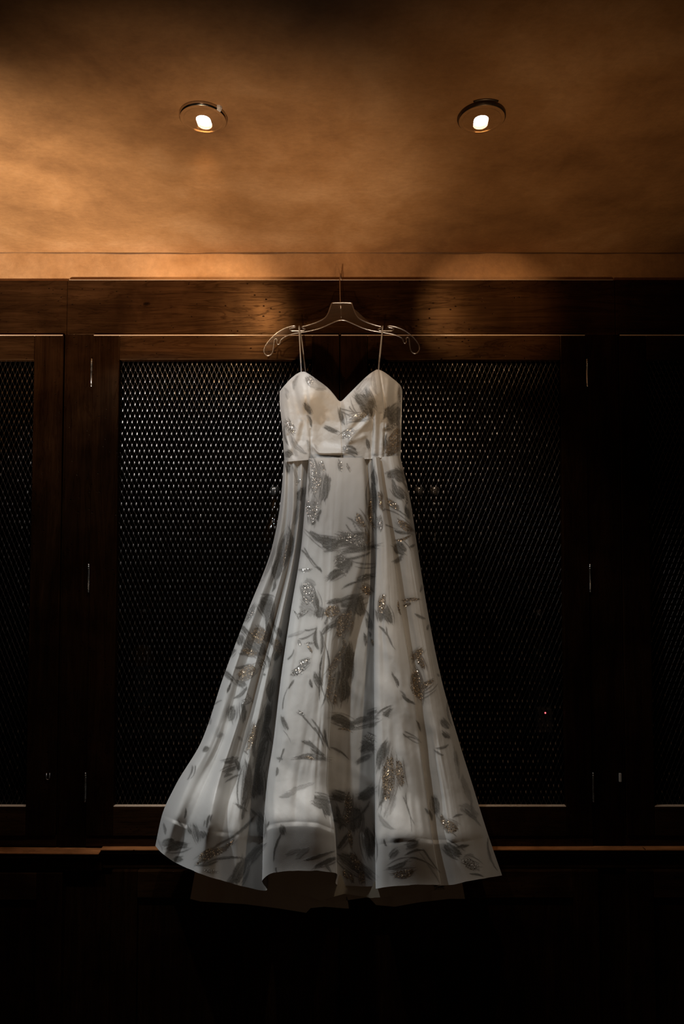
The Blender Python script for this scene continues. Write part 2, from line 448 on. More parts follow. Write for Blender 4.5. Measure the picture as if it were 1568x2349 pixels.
def shell(x0, x1, z0, z1, parent, dpt=0.40):
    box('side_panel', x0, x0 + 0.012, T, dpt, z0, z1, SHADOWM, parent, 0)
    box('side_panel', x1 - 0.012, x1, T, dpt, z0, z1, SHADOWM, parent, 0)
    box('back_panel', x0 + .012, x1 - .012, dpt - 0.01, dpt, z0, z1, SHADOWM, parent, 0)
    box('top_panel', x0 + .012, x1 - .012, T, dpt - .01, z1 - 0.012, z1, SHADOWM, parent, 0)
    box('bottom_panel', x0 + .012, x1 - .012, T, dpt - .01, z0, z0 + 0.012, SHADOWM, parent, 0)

xA = X(152); xA2 = X(213); xB = X(779); xC = X(1343); xC2 = X(1412)
SH = [Zp(1372, 0.2), Zp(1652, 0.2)]
# centre unit
cab = empty('locker_cabinet', ((xA + xC2) / 2, 0, ZL), label='middle dark wood locker cabinet, two wire mesh doors behind the dress', cat='cabinet')
box('top_rail', xA, (xC2 + xC2) / 2, 0, T, zd, zt, WOOD_X, cab, 0.0022)
box('frame_stile', xA, xA2, 0, T, ZL, zd, WOOD_Z, cab, 0.001)
box('frame_stile', xC, xC2, 0, T, ZL, zd, WOOD_Z, cab, 0.001)
box('bottom_rail', xA2, xC, -0.0015, T, ZL, zdb, WOOD_X, cab, 0.0012)
mesh_door(xA2, xB, X(275) - xA2, xB - X(716), cab, hinges=xA2 - 0.001)
mesh_door(xB, xC, X(843) - xB, xC - X(1283), cab, hinges=xC + 0.001)
shell(xA + .01, xC2 - .01, ZL, zt, cab)
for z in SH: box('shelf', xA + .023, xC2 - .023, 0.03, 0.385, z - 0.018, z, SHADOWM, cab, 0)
e = MB(); e.tube([(xA + .004, .001, zt - .0006), (xC2 - .004, .001, zt - .0006)], 0.0014, 8); e.build('edge_glint', EDGE, cab, True)  # added strip: painted highlight along the cabinet's top edge
# left unit
xL = -1.45
cabl = empty('locker_cabinet', ((xL + xA) / 2, 0, ZL), label='left dark wood locker cabinet cut off by the picture edge', cat='cabinet')
box('top_rail', xL, xA - 0.0008, 0.0015, T, zd, zt - 0.0015, WOOD_X, cabl, 0.0022)
box('frame_stile', X(148), xA - 0.0008, 0.0015, T, ZL, zd, WOOD_Z, cabl, 0.001)
box('bottom_rail', xL, X(148), 0.0, T, ZL, zdb, WOOD_X, cabl, 0.0012)
mesh_door(xL, X(148), 0.06, X(148) - X(80), cabl, pull=(111, 1783))
shell(xL, xA - .005, ZL, zt, cabl)
# right unit
xR = 1.45
cabr = empty('locker_cabinet', ((xC2 + xR) / 2, 0, ZL), label='right dark wood locker cabinet almost lost in shadow', cat='cabinet')
box('top_rail', xC2 + .0008, xR, 0.0, T, zd, zt, WOOD_X, cabr, 0.0022)
box('frame_stile', xC2 + .0008, xC2 + 0.006, 0.0, T, ZL, zd, WOOD_Z, cabr, 0.001)
box('bottom_rail', xC2 + .006, xR, 0.0, T, ZL, zdb, WOOD_X, cabr, 0.0012)
mesh_door(xC2 + 0.006, xR, X(1480) - xC2 - .006, 0.06, cabr, latch=(1421, 1783))
shell(xC2 + .005, xR, ZL, zt, cabr)

# base cabinets under the ledge
def panel_door(x0, x1, z0, z1, parent, nm='door'):
    d = empty(nm, ((x0 + x1) / 2, 0, z0), parent)
    d.location = Vector(d.location) - Vector(parent.location)
    s = 0.075; yf, yb = -0.016, 0.004
    box('stile', x0 + G, x0 + s, yf, yb, z0, z1, WOOD_Z, d, 0.002)
    box('stile', x1 - s, x1 - G, yf, yb, z0, z1, WOOD_Z, d, 0.002)
    box('rail', x0 + s, x1 - s, yf, yb, z1 - s, z1, WOOD_X, d, 0.002)
    box('rail', x0 + s, x1 - s, yf, yb, z0, z0 + s, WOOD_X, d, 0.002)
    box('panel', x0 + s, x1 - s, yf + .009, yb, z0 + s, z1 - s, WOOD_Z, d, 0.001)
def base_cabinet(x0, x1, doors, label, dy=0.0, tilt=0.0):
    c = empty('base_cabinet', ((x0 + x1) / 2, 0, 0), label=label, cat='cabinet')
    v, f = box_vf(x0, x1, -0.0205 - dy, 0.42, ZL - 0.0035, ZL)
    v = [(p[0], p[1], p[2] - tilt * (p[0] - x0) / (x1 - x0)) for p in v]
    bevel(mesh_obj('ledge', v, f, LIT_LEDGE_WOOD, c), 0.0008)
    box('moulding', x0, x1, -0.0175 - dy, 0.0035, ZL - 0.0145 - tilt, ZL - 0.0038 - tilt, WOOD_Z, c, 0.0015)
    zb = ZL - 0.0145 - tilt
    box('carcass', x0, x1, 0.004, 0.42, 0.09, zb, WOOD_Z, c, 0)
    box('toe_kick', x0, x1, 0.06, 0.42, 0, 0.09, WOOD_X, c, 0)
    box('frame_rail', x0, x1, -0.004 - dy * .3, 0.004, zb - 0.045, zb, WOOD_X, c, 0.001)
    for (a, b_) in doors: panel_door(a, b_, 0.11, zb - 0.048, c)
XD = lambda px: X(px, 2000, 0)
base_cabinet(X(236, 1941), X(1424, 1941), [(XD(196), XD(779)), (XD(779), XD(1360))][0:0] + [(X(236, 1941) + .03, xB), (xB, X(1424, 1941) - .07)], 'middle low cabinet under the ledge, panelled doors in deep shadow')
base_cabinet(xL, X(236, 1941) - 0.0008, [(xL + .02, X(150, 1941))], 'left low cabinet whose ledge, lightened as if lit, stands proud and sags', dy=0.012, tilt=0.006)
base_cabinet(X(1424, 1941) + .0008, xR, [(X(1424, 1941) + .01, xR - .02)], 'right low cabinet under the unlit end of the ledge')

# ------------------------------------------------------------------ bottles behind the mesh
def glassy(name, col, rough=0.08): return simple(name, col, rough, spec=0.35)
BROWNG = glassy('amber_bottle_glass', (0.006, 0.003, 0.001)); GREENG = glassy('green_bottle_glass', (0.002, 0.003, 0.002))
LAB = simple('paper_label', (0.0008, 0.0006, 0.0004), 0.9, spec=0.1); CAPM = simple('bottle_cap', (0.5, 0.47, 0.43), 0.3, 0.9)
def bottle(px, py_top, z, r, label, mat):
    x, y, zz = P(px, py_top, 0.13); h = zz - z
    c = (x, y, z + 0.0005)
    b = empty('bottle', c, label=label, cat='bottle')
    m = MB(); nr = 0.013
    m.lathe([(0, 0), (r * .9, 0), (r, 0.006), (r, h * .58), (r * .9, h * .64), (r * .55, h * .70), (nr * 1.05, h * .76), (nr, h * .93), (0, h * .93)], c, 28)
    m.build('glass_body', mat, b, True)
    m = MB(); m.lathe([(0, h * .92), (nr * 1.15, h * .92), (nr * 1.2, h * .985), (nr * .9, h), (0, h)], c, 20); m.build('cap', CAPM, b, True)
    m = MB(); m.lathe([(r * 1.01, h * .18), (r * 1.012, h * .5)], c, 28); m.build('label', LAB, b, True)
bottle(330, 1381, SH[1], 0.038, 'amber bottle behind the mesh low in the left middle door', BROWNG)
bottle(1236, 1391, SH[1], 0.036, 'bottle with a small shiny cap near the right end of the lower shelf', GREENG)
bottle(630, 1117, SH[0], 0.037, 'bottle behind the mesh left of the dress waist', BROWNG)
bottle(960, 1117, SH[0], 0.019, 'slim bottle just right of the dress waist behind the mesh', GREENG)
bottle(996, 1117, SH[0], 0.019, 'second slim bottle right of the dress waist, farther from the dress', GREENG)
q = P(1254, 1642, 0.0095); jz = round(q[2] / (0.0349 / 2)); qz = jz * 0.0349 / 2      # seen through the middle of one mesh opening
qx = (math.floor(q[0] / 0.01465 - 0.5 * (jz % 2)) + 0.5 + 0.5 * (jz % 2)) * 0.01465
k_ = (0.0600 - CAM[1]) / (0.0095 - CAM[1])
ind = (CAM[0] + (qx - CAM[0]) * k_, 0.0600, CAM[2] + (qz - CAM[2]) * k_)
ib = box('housing', ind[0] - .022, ind[0] + .022, 0.0606, 0.088, SH[1], ind[2] + 0.012, DARKM, None, 0.002)
ob = ib; root = empty('charger', (ind[0], 0.075, SH[1]), label='small black device with a red indicator light behind the mesh', cat='device')
ib.parent = root; ib.location = Vector(ib.location) - root.location
m = MB(); m.lathe([(0, -.0026), (.0018, -.0018), (.0026, 0), (.0018, .0018), (0, .0026)], (ind[0], 0.0600, ind[2]), 12)
m.build('indicator', simple('red_led', (0.3, 0, 0), 0.4, emit=(1.0, 0.12, 0.14), strength=2.2), root, True)

# ------------------------------------------------------------------ clear plastic hanger
HY = -0.050
def make_hanger():
    root = empty('clothes_hanger', P(783, 735, HY), label='clear plastic hanger with wire hook over the cabinet top', cat='hanger')
    up = [(760, 697), (757, 706), (752, 721), (745, 730), (732, 737), (716, 743), (697, 748.5), (692, 749), (692, 753), (700, 754), (699, 758), (688, 759), (676, 758.5),
          (667, 759), (663, 756), (666, 752.5), (678, 750.5), (677, 747), (668, 748), (655, 752), (640, 760), (627, 770), (615, 783), (606, 797), (604.5, 808), (610, 815.5), (618, 816),
          (625, 809), (627, 798), (628, 787), (629, 779), (633, 776), (636, 780), (634, 786), (637, 791), (642, 788), (643, 780), (652, 773), (668, 766), (690, 762.5), (712, 759), (735, 753), (757, 743), (774, 735.5), (783, 734)]
    m = MB()
    right = [(1568 + 0 - x, y) for (x, y) in up]
    right = [(2 * 783.3 - x, y - 0.022 * (783 - x) * 0.12 * 0) for (x, y) in up]
    right = [(x, y if x < 900 else y - 0.09 * (x - 900)) for (x, y) in right]
    outline = up[:-1] + right[::-1]
    outline = outline + [(806.5, 694.5), (762, 694.5)]
    pts = [P(x, y, HY) for x, y in outline]
    # web: a thin flat sheet, triangulated through bmesh
    bm = bmesh.new()
    vs_ = [bm.verts.new((p[0], p[1] - 0.0011, p[2])) for p in pts]
    f = bm.faces.new(vs_); bmesh.ops.triangulate(bm, faces=[f])
    ex = bmesh.ops.extrude_face_region(bm, geom=bm.faces[:])
    bmesh.ops.translate(bm, verts=[e for e in ex['geom'] if isinstance(e, bmesh.types.BMVert)], vec=(0, 0.0022, 0))
    bmesh.ops.recalc_face_normals(bm, faces=bm.faces[:])
    bm.verts.index_update()
    m.add([v.co[:] for v in bm.verts], [[v.index for v in q.verts] for q in bm.faces]); bm.free()
    m.build('hanger_body', CLEAR, root)
    # moulded rim round the outline
    def smooth_loop(q, n=3):
        a = np.array(q); 
        for _ in range(n):
            b_ = np.empty((len(a) * 2, 3)); nx = np.roll(a, -1, 0)
            b_[0::2] = a * .75 + nx * .25; b_[1::2] = a * .25 + nx * .75; a = b_
        return a
    lp = smooth_loop(pts, 2)
    m = MB(); m.tube([tuple(p) for p in np.vstack([lp, lp[:1]])], 0.0019, 8, False); m.build('rim', CLEAR_RIM, root, True)
    # swivel boss and the wire hook over the rail
    c = P(781, 706, HY)
    m = MB(); m.tube([(c[0], HY - .004, c[2]), (c[0], HY + .004, c[2])], 0.006, 16); m.tube([P(781.5, 700, HY), P(782.5, 732, HY)], 0.0014, 8); m.build('boss', CLEAR, root, True)
    a0 = P(781.5, 708, HY); a1 = P(780, 690, HY); a2 = P(779.3, 660, HY + .004); a3 = P(779, 640, HY + .008)
    pts = [a0, a1, a2, a3]
    top = Vector(P(779.6, 629, HY + 0.012))
    R = 0.022; cy = HY + 0.012 + R
    zc = top.z - 0.010
    x0 = top.x
    for q in np.linspace(PI, 0.02, 16):
        pts.append((x0 + 0.0035 * (1 - (math.cos(PI - q) * .5 + .5)) * 0 + 0.003 * (PI - q) / PI, cy + R * math.cos(q), max(zc + 0.020 * math.sin(q), CAB_TOP - 0.5)))
    pts.append((x0 + .003, cy + R, max(zc - 0.006, CAB_TOP + 0.0015)))
    m = MB(); m.tube(pts, 0.0012, 8); m.build('hook', WIRE, root, True)
make_hanger()
# ------------------------------------------------------------------ wedding dress
def vnoise(x, y, seed=0):
    """smooth value noise in [-1, 1] on arrays"""
    r = np.random.RandomState(seed); T_ = r.rand(256, 256) * 2 - 1
    xi = np.floor(x).astype(int); yi = np.floor(y).astype(int); fx = x - xi; fy = y - yi
    fx = fx * fx * (3 - 2 * fx); fy = fy * fy * (3 - 2 * fy)
    g = lambda a, b: T_[a % 256, b % 256]
    return (g(xi, yi) * (1 - fx) + g(xi + 1, yi) * fx) * (1 - fy) + (g(xi, yi + 1) * (1 - fx) + g(xi + 1, yi + 1) * fx) * fy
def fbm(x, y, seed=0, o=4):
    s = 0; a = 0.5
    for i in range(o): s = s + a * vnoise(x * 2 ** i, y * 2 ** i, seed + i); a *= 0.5
    return s

# the woven print: brush strokes in gown coordinates, kinds d dark, g gold, s silver glitter, l light grey, t twig
STROKES = """
706 864 718 880 13 s|708 882 748 892 15 l|722 872 745 885 12 l|698 924 712 950 10 d|704 952 714 978 7 d|655 965 674 992 15 s|650 978 662 1022 6 d
655 1036 668 1046 14 d|745 978 774 992 9 d|780 938 790 975 9 d|780 938 838 958 3 t|782 944 840 968 3 t|800 932 825 952 3 t|845 868 818 905 22 l
818 905 850 952 26 d|838 890 856 935 12 d|800 962 842 955 14 s|785 1002 816 985 12 s|787 1027 818 1040 16 d|790 1022 796 1036 7 s|800 992 803 1012 8 s
842 1008 846 1028 8 d|856 854 864 905 10 l|890 962 918 938 24 d|893 942 910 976 22 d|915 888 919 925 5 g|884 985 908 973 11 s|893 1012 917 984 18 g
888 1042 917 1008 22 g|652 890 660 915 9 l|684 862 673 895 8 l|890 935 880 960 8 d|668 1000 700 1040 10 l|704 1012 712 1046 9 l|885 1000 890 1040 8 d
712 1053 724 1132 13 s|735 1058 742 1080 9 s|728 1086 716 1132 17 s|749 1088 741 1150 13 d|758 1094 755 1126 7 d|708 1150 712 1186 13 s|724 1150 716 1196 13 s
732 1108 720 1205 22 l|736 1168 728 1196 7 d|688 1098 680 1114 6 s|694 1118 686 1148 12 d|683 1145 672 1205 12 l|778 1056 783 1078 8 s|795 1064 803 1082 6 s
722 1195 716 1204 8 d|654 1060 660 1085 10 d|668 1068 680 1105 7 l
662 1212 646 1300 16 d|648 1275 633 1332 20 d|652 1230 640 1300 10 d|630 1328 624 1358 6 d|660 1240 650 1295 5 g|630 1255 606 1322 8 l|606 1330 580 1345 5 l
582 1388 564 1422 12 s|598 1378 624 1384 22 d|614 1376 618 1422 22 d|600 1384 620 1412 20 d|604 1398 610 1442 6 d|608 1420 625 1470 8 d|620 1410 632 1440 6 d|626 1405 634 1455 5 d
548 1432 574 1454 6 d|570 1412 552 1430 7 d|544 1430 566 1456 8 d|545 1455 552 1480 14 d|538 1488 524 1504 12 d|582 1446 604 1470 30 g|572 1468 604 1500 30 d|590 1440 612 1470 12 d
556 1492 588 1499 13 g|548 1500 568 1496 7 d|610 1440 626 1482 10 d|540 1532 575 1524 7 d|548 1556 584 1532 22 g|543 1562 562 1572 14 d|530 1568 521 1588 6 d|510 1540 534 1562 8 d
512 1536 536 1556 5 d|594 1514 606 1532 15 s|612 1503 616 1532 7 d|620 1506 621 1528 3 d|634 1468 642 1500 13 g|642 1488 630 1514 12 d|636 1440 642 1462 8 d|538 1602 566 1576 7 d
556 1612 576 1600 10 s|532 1622 529 1654 16 d|554 1612 556 1656 10 d|484 1622 508 1606 4 t|624 1558 618 1606 11 d|614 1618 611 1655 12 d|603 1548 609 1547 5 d|566 1590 580 1612 5 s
706 1220 742 1252 10 d|742 1252 774 1246 22 d|726 1232 770 1238 12 d|770 1244 835 1226 20 d|782 1226 838 1250 18 s|774 1236 800 1222 10 s|785 1268 862 1256 13 d|800 1258 850 1246 10 d|775 1282 852 1266 6 d
798 1188 838 1238 3 t|806 1188 842 1240 3 t|794 1204 828 1232 3 t|814 1190 838 1226 3 t|820 1178 836 1208 14 g|836 1214 841 1250 8 g
768 1288 792 1278 17 s|772 1302 802 1284 20 d|752 1330 788 1310 17 d|808 1286 795 1314 8 d|808 1288 862 1292 4 d|812 1298 862 1300 3 d|818 1332 856 1322 10 d|820 1330 838 1324 6 s|784 1350 822 1334 5 d|830 1344 850 1362 14 g|780 1310 792 1322 7 s
694 1264 736 1312 4 t|700 1272 720 1300 3 t|698 1258 724 1300 3 t|722 1300 738 1312 6 d|682 1306 716 1306 7 s|700 1330 722 1345 16 l
700 1340 714 1378 22 s|694 1372 714 1386 12 s|685 1412 706 1398 11 s|690 1386 722 1408 22 l|722 1360 732 1402 9 d|736 1392 730 1416 17 d|672 1400 684 1420 4 s
750 1384 788 1378 10 d|758 1390 768 1414 28 g|778 1386 832 1372 20 d|816 1372 826 1412 24 d|804 1398 768 1432 20 d|786 1406 776 1462 16 g|802 1406 790 1452 22 g|744 1442 792 1412 7 d|745 1432 756 1400 5 t|770 1430 740 1456 8 d
734 1448 736 1500 7 d|746 1480 737 1622 5 d|740 1500 733 1606 4 d|722 1544 736 1572 12 d|711 1558 716 1578 7 d|740 1500 746 1602 4 d|688 1466 726 1444 4 t|700 1446 726 1440 4 t|726 1438 731 1492 6 d|720 1452 728 1490 5 d
786 1458 785 1500 7 g|786 1488 754 1542 12 g|792 1496 790 1564 22 d|764 1556 766 1616 18 g|786 1558 784 1608 22 d|800 1478 806 1532 12 d|813 1496 804 1534 6 d|776 1540 770 1572 14 d|758 1540 752 1580 6 g
688 1522 710 1514 11 s|670 1548 702 1522 14 s|698 1476 720 1474 6 s|684 1468 688 1482 7 s|660 1512 674 1490 4 t|660 1580 674 1558 5 d|648 1624 661 1576 3 t|704 1480 716 1498 6 g|660 1460 700 1446 8 l
835 1452 837 1480 7 d|842 1418 846 1442 9 d|846 1448 848 1462 5 d|850 1465 856 1482 6 g|838 1400 846 1430 6 d
646 1642 660 1674 8 d|650 1676 666 1702 2 t|688 1634 738 1694 4 t|684 1632 698 1642 8 s|714 1648 744 1702 5 d|722 1670 742 1712 4 t|744 1672 756 1722 6 d|754 1714 798 1740 5 d
760 1646 806 1664 17 d|778 1654 812 1668 16 d|800 1664 862 1646 13 d|775 1672 806 1679 5 g|840 1638 862 1630 9 d|838 1688 860 1700 14 s|828 1724 856 1708 16 d|844 1668 862 1660 8 d|818 1752 850 1735 9 d|832 1700 856 1722 14 d
678 1738 748 1742 10 d|698 1702 746 1742 7 t|706 1698 744 1732 4 t|714 1718 742 1732 7 d|650 1718 640 1748 4 t|634 1738 648 1742 5 d|636 1760 632 1780 6 d|700 1735 720 1742 6 g
584 1660 566 1720 11 g|580 1656 566 1715 4 d|602 1640 584 1742 10 d|616 1616 598 1695 11 d|612 1690 588 1782 15 d|606 1718 580 1762 10 d|604 1660 620 1700 8 d
513 1748 546 1740 8 d|540 1744 550 1768 10 d|511 1770 542 1757 8 d|514 1782 532 1776 7 d|516 1794 552 1776 5 d|530 1742 536 1736 6 d
466 1722 478 1714 8 d|442 1758 430 1788 4 t|448 1758 438 1785 3 t|498 1690 512 1684 10 l|476 1640 482 1660 10 l|545 1690 556 1700 7 l|560 1722 568 1730 4 t
568 1746 558 1850 16 d|590 1762 596 1824 17 d|578 1800 582 1830 12 d|540 1844 566 1860 8 d|575 1856 592 1872 6 d|560 1850 555 1880 6 d
584 1870 518 1928 7 d|596 1868 602 1925 17 d|604 1936 554 1996 12 d|562 1972 538 2026 22 d|468 1982 562 1970 6 d|575 1980 590 1960 6 d|552 2000 520 2030 10 d
425 1852 422 1878 5 d|409 1882 422 1898 5 d|430 1892 438 1914 6 d|444 1894 454 1928 10 d|460 1906 468 1922 10 d|481 1868 474 1898 6 d|486 1868 482 1884 4 d|470 1880 466 1896 4 d
372 1938 398 1928 14 d|384 1948 428 1938 17 d|374 1888 380 1914 6 d|398 1976 418 1970 12 d|390 1925 400 1940 8 d|362 1925 372 1950 6 l
454 1978 504 1948 18 g|480 1962 534 1928 9 g|468 1996 502 2000 7 s|450 1985 500 1975 6 d
660 1816 718 1797 9 l|640 1828 684 1812 9 l|720 1832 754 1842 24 d|745 1846 753 1870 14 d|616 1884 604 1904 5 d|646 1892 650 1914 11 d|649 1906 627 1978 5 d|680 1968 708 1944 12 l
696 1975 764 1953 7 d|722 1990 774 1968 10 d|655 1962 690 1950 10 l|742 1975 760 2000 6 d|632 1990 640 2010 4 t
762 1822 792 1832 20 d|800 1818 800 1875 14 g|812 1850 810 1905 30 d|764 1880 794 1896 12 d|790 1892 848 1838 7 d|800 1900 805 1945 9 g|774 1948 802 1908 9 d|804 1958 814 1982 13 g|788 1996 797 2016 10 g
824 1974 818 1994 11 g|828 2000 832 2026 12 g|842 1900 850 1966 22 d|824 1832 858 1808 20 d|780 1960 850 2012 22 d|770 1850 780 1900 10 d|806 2005 810 2026 8 g|790 1870 800 1890 9 g
857 1076 860 1112 8 d|853 1110 856 1176 14 d|850 1150 858 1210 10 g|868 1128 872 1152 8 g|872 1146 876 1170 8 g|868 1184 873 1200 9 s|873 1194 869 1216 10 s|874 1172 884 1166 4 d
880 1366 874 1404 14 g|884 1392 896 1428 17 d|866 1396 874 1426 10 d|912 1376 919 1412 5 g|868 1436 882 1450 5 d|880 1448 900 1482 4 t|886 1440 906 1490 3 t|898 1544 912 1578 4 t|904 1552 914 1574 6 d
922 1596 950 1614 7 d|918 1584 932 1606 5 d|880 1642 897 1626 8 d|860 1644 898 1618 5 d|928 1678 962 1698 3 t|954 1652 964 1678 5 d|878 1636 892 1640 10 d|930 1690 964 1702 3 t|925 1684 960 1706 3 t
886 1700 868 1762 16 d|896 1736 888 1832 22 g|914 1746 922 1802 17 g|902 1818 884 1872 18 l|868 1868 902 1902 10 l|924 1828 944 1905 3 t|930 1820 950 1890 3 t|974 1854 986 1868 6 d|984 1858 990 1882 6 d|880 1760 870 1850 9 d
902 1932 916 1924 8 d|932 1940 958 1930 14 d|893 1968 912 1950 10 d|888 1992 932 1974 10 d|902 2006 948 1996 16 g|938 1966 994 1990 4 t|958 1950 1006 2022 5 l|970 1948 1008 2000 4 t|928 1962 972 1950 6 d|880 1925 886 1942 5 d
905 1082 928 1102 22 d|888 1092 916 1083 17 d|902 1118 928 1142 16 d|884 1168 942 1204 3 t|890 1158 940 1190 4 t|914 1194 948 1218 13 g|904 1216 942 1222 7 d|908 1246 928 1268 22 d|904 1240 942 1228 6 g|920 1278 904 1290 9 d
926 1128 931 1162 6 s|888 1148 914 1168 9 g|938 1256 952 1248 5 d|900 1100 910 1130 9 d|930 1160 938 1190 8 d|884 1204 912 1215 3 t|920 1100 938 1130 5 d|932 1212 948 1214 5 s
966 1342 963 1358 5 d|920 1378 962 1374 7 g|924 1390 942 1384 7 g|950 1408 976 1420 6 d|978 1438 984 1440 10 d|944 1512 968 1488 14 g|954 1498 972 1534 12 g|952 1538 966 1604 20 g|962 1584 992 1562 12 g|972 1592 1004 1568 3 t|968 1604 1000 1582 3 t|1002 1546 1008 1552 5 d
1012 1652 1028 1672 11 d|1014 1680 1032 1692 9 d|1027 1606 1036 1664 5 d|998 1716 1028 1708 6 d|996 1720 1016 1732 5 d|1040 1716 1052 1784 9 l|1046 1722 1050 1760 4 d|1058 1776 1082 1842 12 l|1054 1848 1094 1872 20 l|1066 1856 1092 1876 8 d|1080 1838 1102 1894 6 d
994 1828 1000 1868 14 d|1018 1888 1048 1902 22 g|1038 1876 1060 1868 5 d|1022 1938 1056 1962 20 d|1046 1944 1074 1938 7 d|1062 1972 1098 1990 17 s|1078 2004 1108 2010 5 d|1118 1926 1138 1994 5 d|1064 1966 1086 1962 8 l|1036 1962 1052 1950 12 d|1010 1870 1030 1900 10 g
"""
def raster_print():
    H0, W0, OX, OY = 1260, 860, 330, 830
    D = np.zeros((H0, W0), np.float32); Gd = np.zeros_like(D); S = np.zeros_like(D)
    items = [q for line in STROKES.strip().splitlines() for q in line.split('|')]
    r = np.random.RandomState(3); more = []
    for it in items:                       # every broad stroke is also a bundle of dry bristle marks
        a = it.split(); w = float(a[4]); x0, y0, x1, y1 = map(float, a[:4])
        if a[5] in 'dgs' and w >= 8:
            L = math.hypot(x1 - x0, y1 - y0); ux, uy = (x1 - x0) / L, (y1 - y0) / L
            for j in range(int(w / 1.7)):
                o = (r.rand() - .5) * w * 1.35; e0 = (r.rand() - .62) * .34 * L; e1 = (r.rand() - .38) * .38 * L; an = (r.rand() - .5) * .22 * w
                more.append('%f %f %f %f %f %s' % (x0 + ux * e0 - uy * o, y0 + uy * e0 + ux * o, x1 + ux * e1 - uy * (o + an), y1 + uy * e1 + ux * (o + an), 2.0 + 1.6 * r.rand(), 'b' if a[5] != 'g' else 'B'))
    items = items + more
    for n, it in enumerate(items):
        a = it.split(); x0, y0, x1, y1, w = map(float, a[:5]); k = a[5]
        w = w * 0.5 * (1.38 if k not in 'tbB' else 1.5); w = max(w, 1.0)
        L = math.hypot(x1 - x0, y1 - y0); ux, uy = (x1 - x0) / L, (y1 - y0) / L
        pad = int(w * 1.6 + L * .2 + 6)
        ax, bx = int(min(x0, x1)) - pad - OX, int(max(x0, x1)) + pad - OX
        ay, by = int(min(y0, y1)) - pad - OY, int(max(y0, y1)) + pad - OY
        ax, ay = max(ax, 0), max(ay, 0); bx, by = min(bx, W0), min(by, H0)
        gy, gx = np.mgrid[ay:by, ax:bx]; gx = gx + OX - x0; gy = gy + OY - y0
        t = (gx * ux + gy * uy) / L; q = -gx * uy + gy * ux
        bend = (r.rand() - .5) * 0.22 * L
        q = q + bend * 4 * t * (1 - t)
        q = q + 1.6 * fbm(gx / 7.0 + n * 7, gy / 7.0, 20, 3) * min(1.5, w / 5)
        tt = t + 0.10 * vnoise(q / max(1.2, w * .22) + n * 13, t * 1.5 + n, 40) * min(1, w / 4)
        ends = np.clip(np.minimum(tt + 0.07, 1.07 - tt) / 0.09, 0, 1)
        if k == 't': wid = w * np.clip(1.1 - 0.5 * t, 0.3, 1)
        else: wid = w * np.clip(np.sin(PI * np.clip((tt + .14) / 1.28, 0, 1)), 0.02, 1) ** 0.75
        core = np.clip((wid - np.abs(q)) / (1.2 + 0.10 * w), 0, 1) * ends
        strk = 0.5 + 0.5 * vnoise(q / 1.5 + n * 31, t * L / 26.0 + n * 3, 60)
        if k in 'dg': core = core * np.clip(0.62 + 0.6 * strk, 0, 1)
        if k == 'l': core = core * (0.25 + 0.45 * strk)
        if k == 's': core = core * (0.35 + 0.5 * strk)
        if k in 'tbB': core = core * 0.85
        D[ay:by, ax:bx] = np.maximum(D[ay:by, ax:bx], core)
        if k in 'gB': Gd[ay:by, ax:bx] = np.maximum(Gd[ay:by, ax:bx], core)
        if k in 'gs': S[ay:by, ax:bx] = np.maximum(S[ay:by, ax:bx], core)
    B = D.copy()
    for k_ in range(3):
        for ax_ in (0, 1): B = sum(np.roll(B, j_, ax_) for j_ in range(-4, 5)) / 9.0
    my, mx = np.mgrid[0:H0, 0:W0]
    wash = np.clip(0.55 + 1.1 * fbm(mx / 9.0 + my / 30.0, my / 34.0, 77, 3), 0, 1)
    D = np.maximum(D, np.clip(B * 1.3, 0, 1) * 0.55 * wash)
    return D, Gd, S, OX, OY
PRINT = raster_print()
def sample(A, px, py):
    H0, W0 = A.shape; x = np.clip(px - PRINT[3], 0, W0 - 2.01); y = np.clip(py - PRINT[4], 0, H0 - 2.01)
    xi = x.astype(int); yi = y.astype(int); fx = x - xi; fy = y - yi
    return (A[yi, xi] * (1 - fx) + A[yi, xi + 1] * fx) * (1 - fy) + (A[yi + 1, xi] * (1 - fx) + A[yi + 1, xi + 1] * fx) * fy

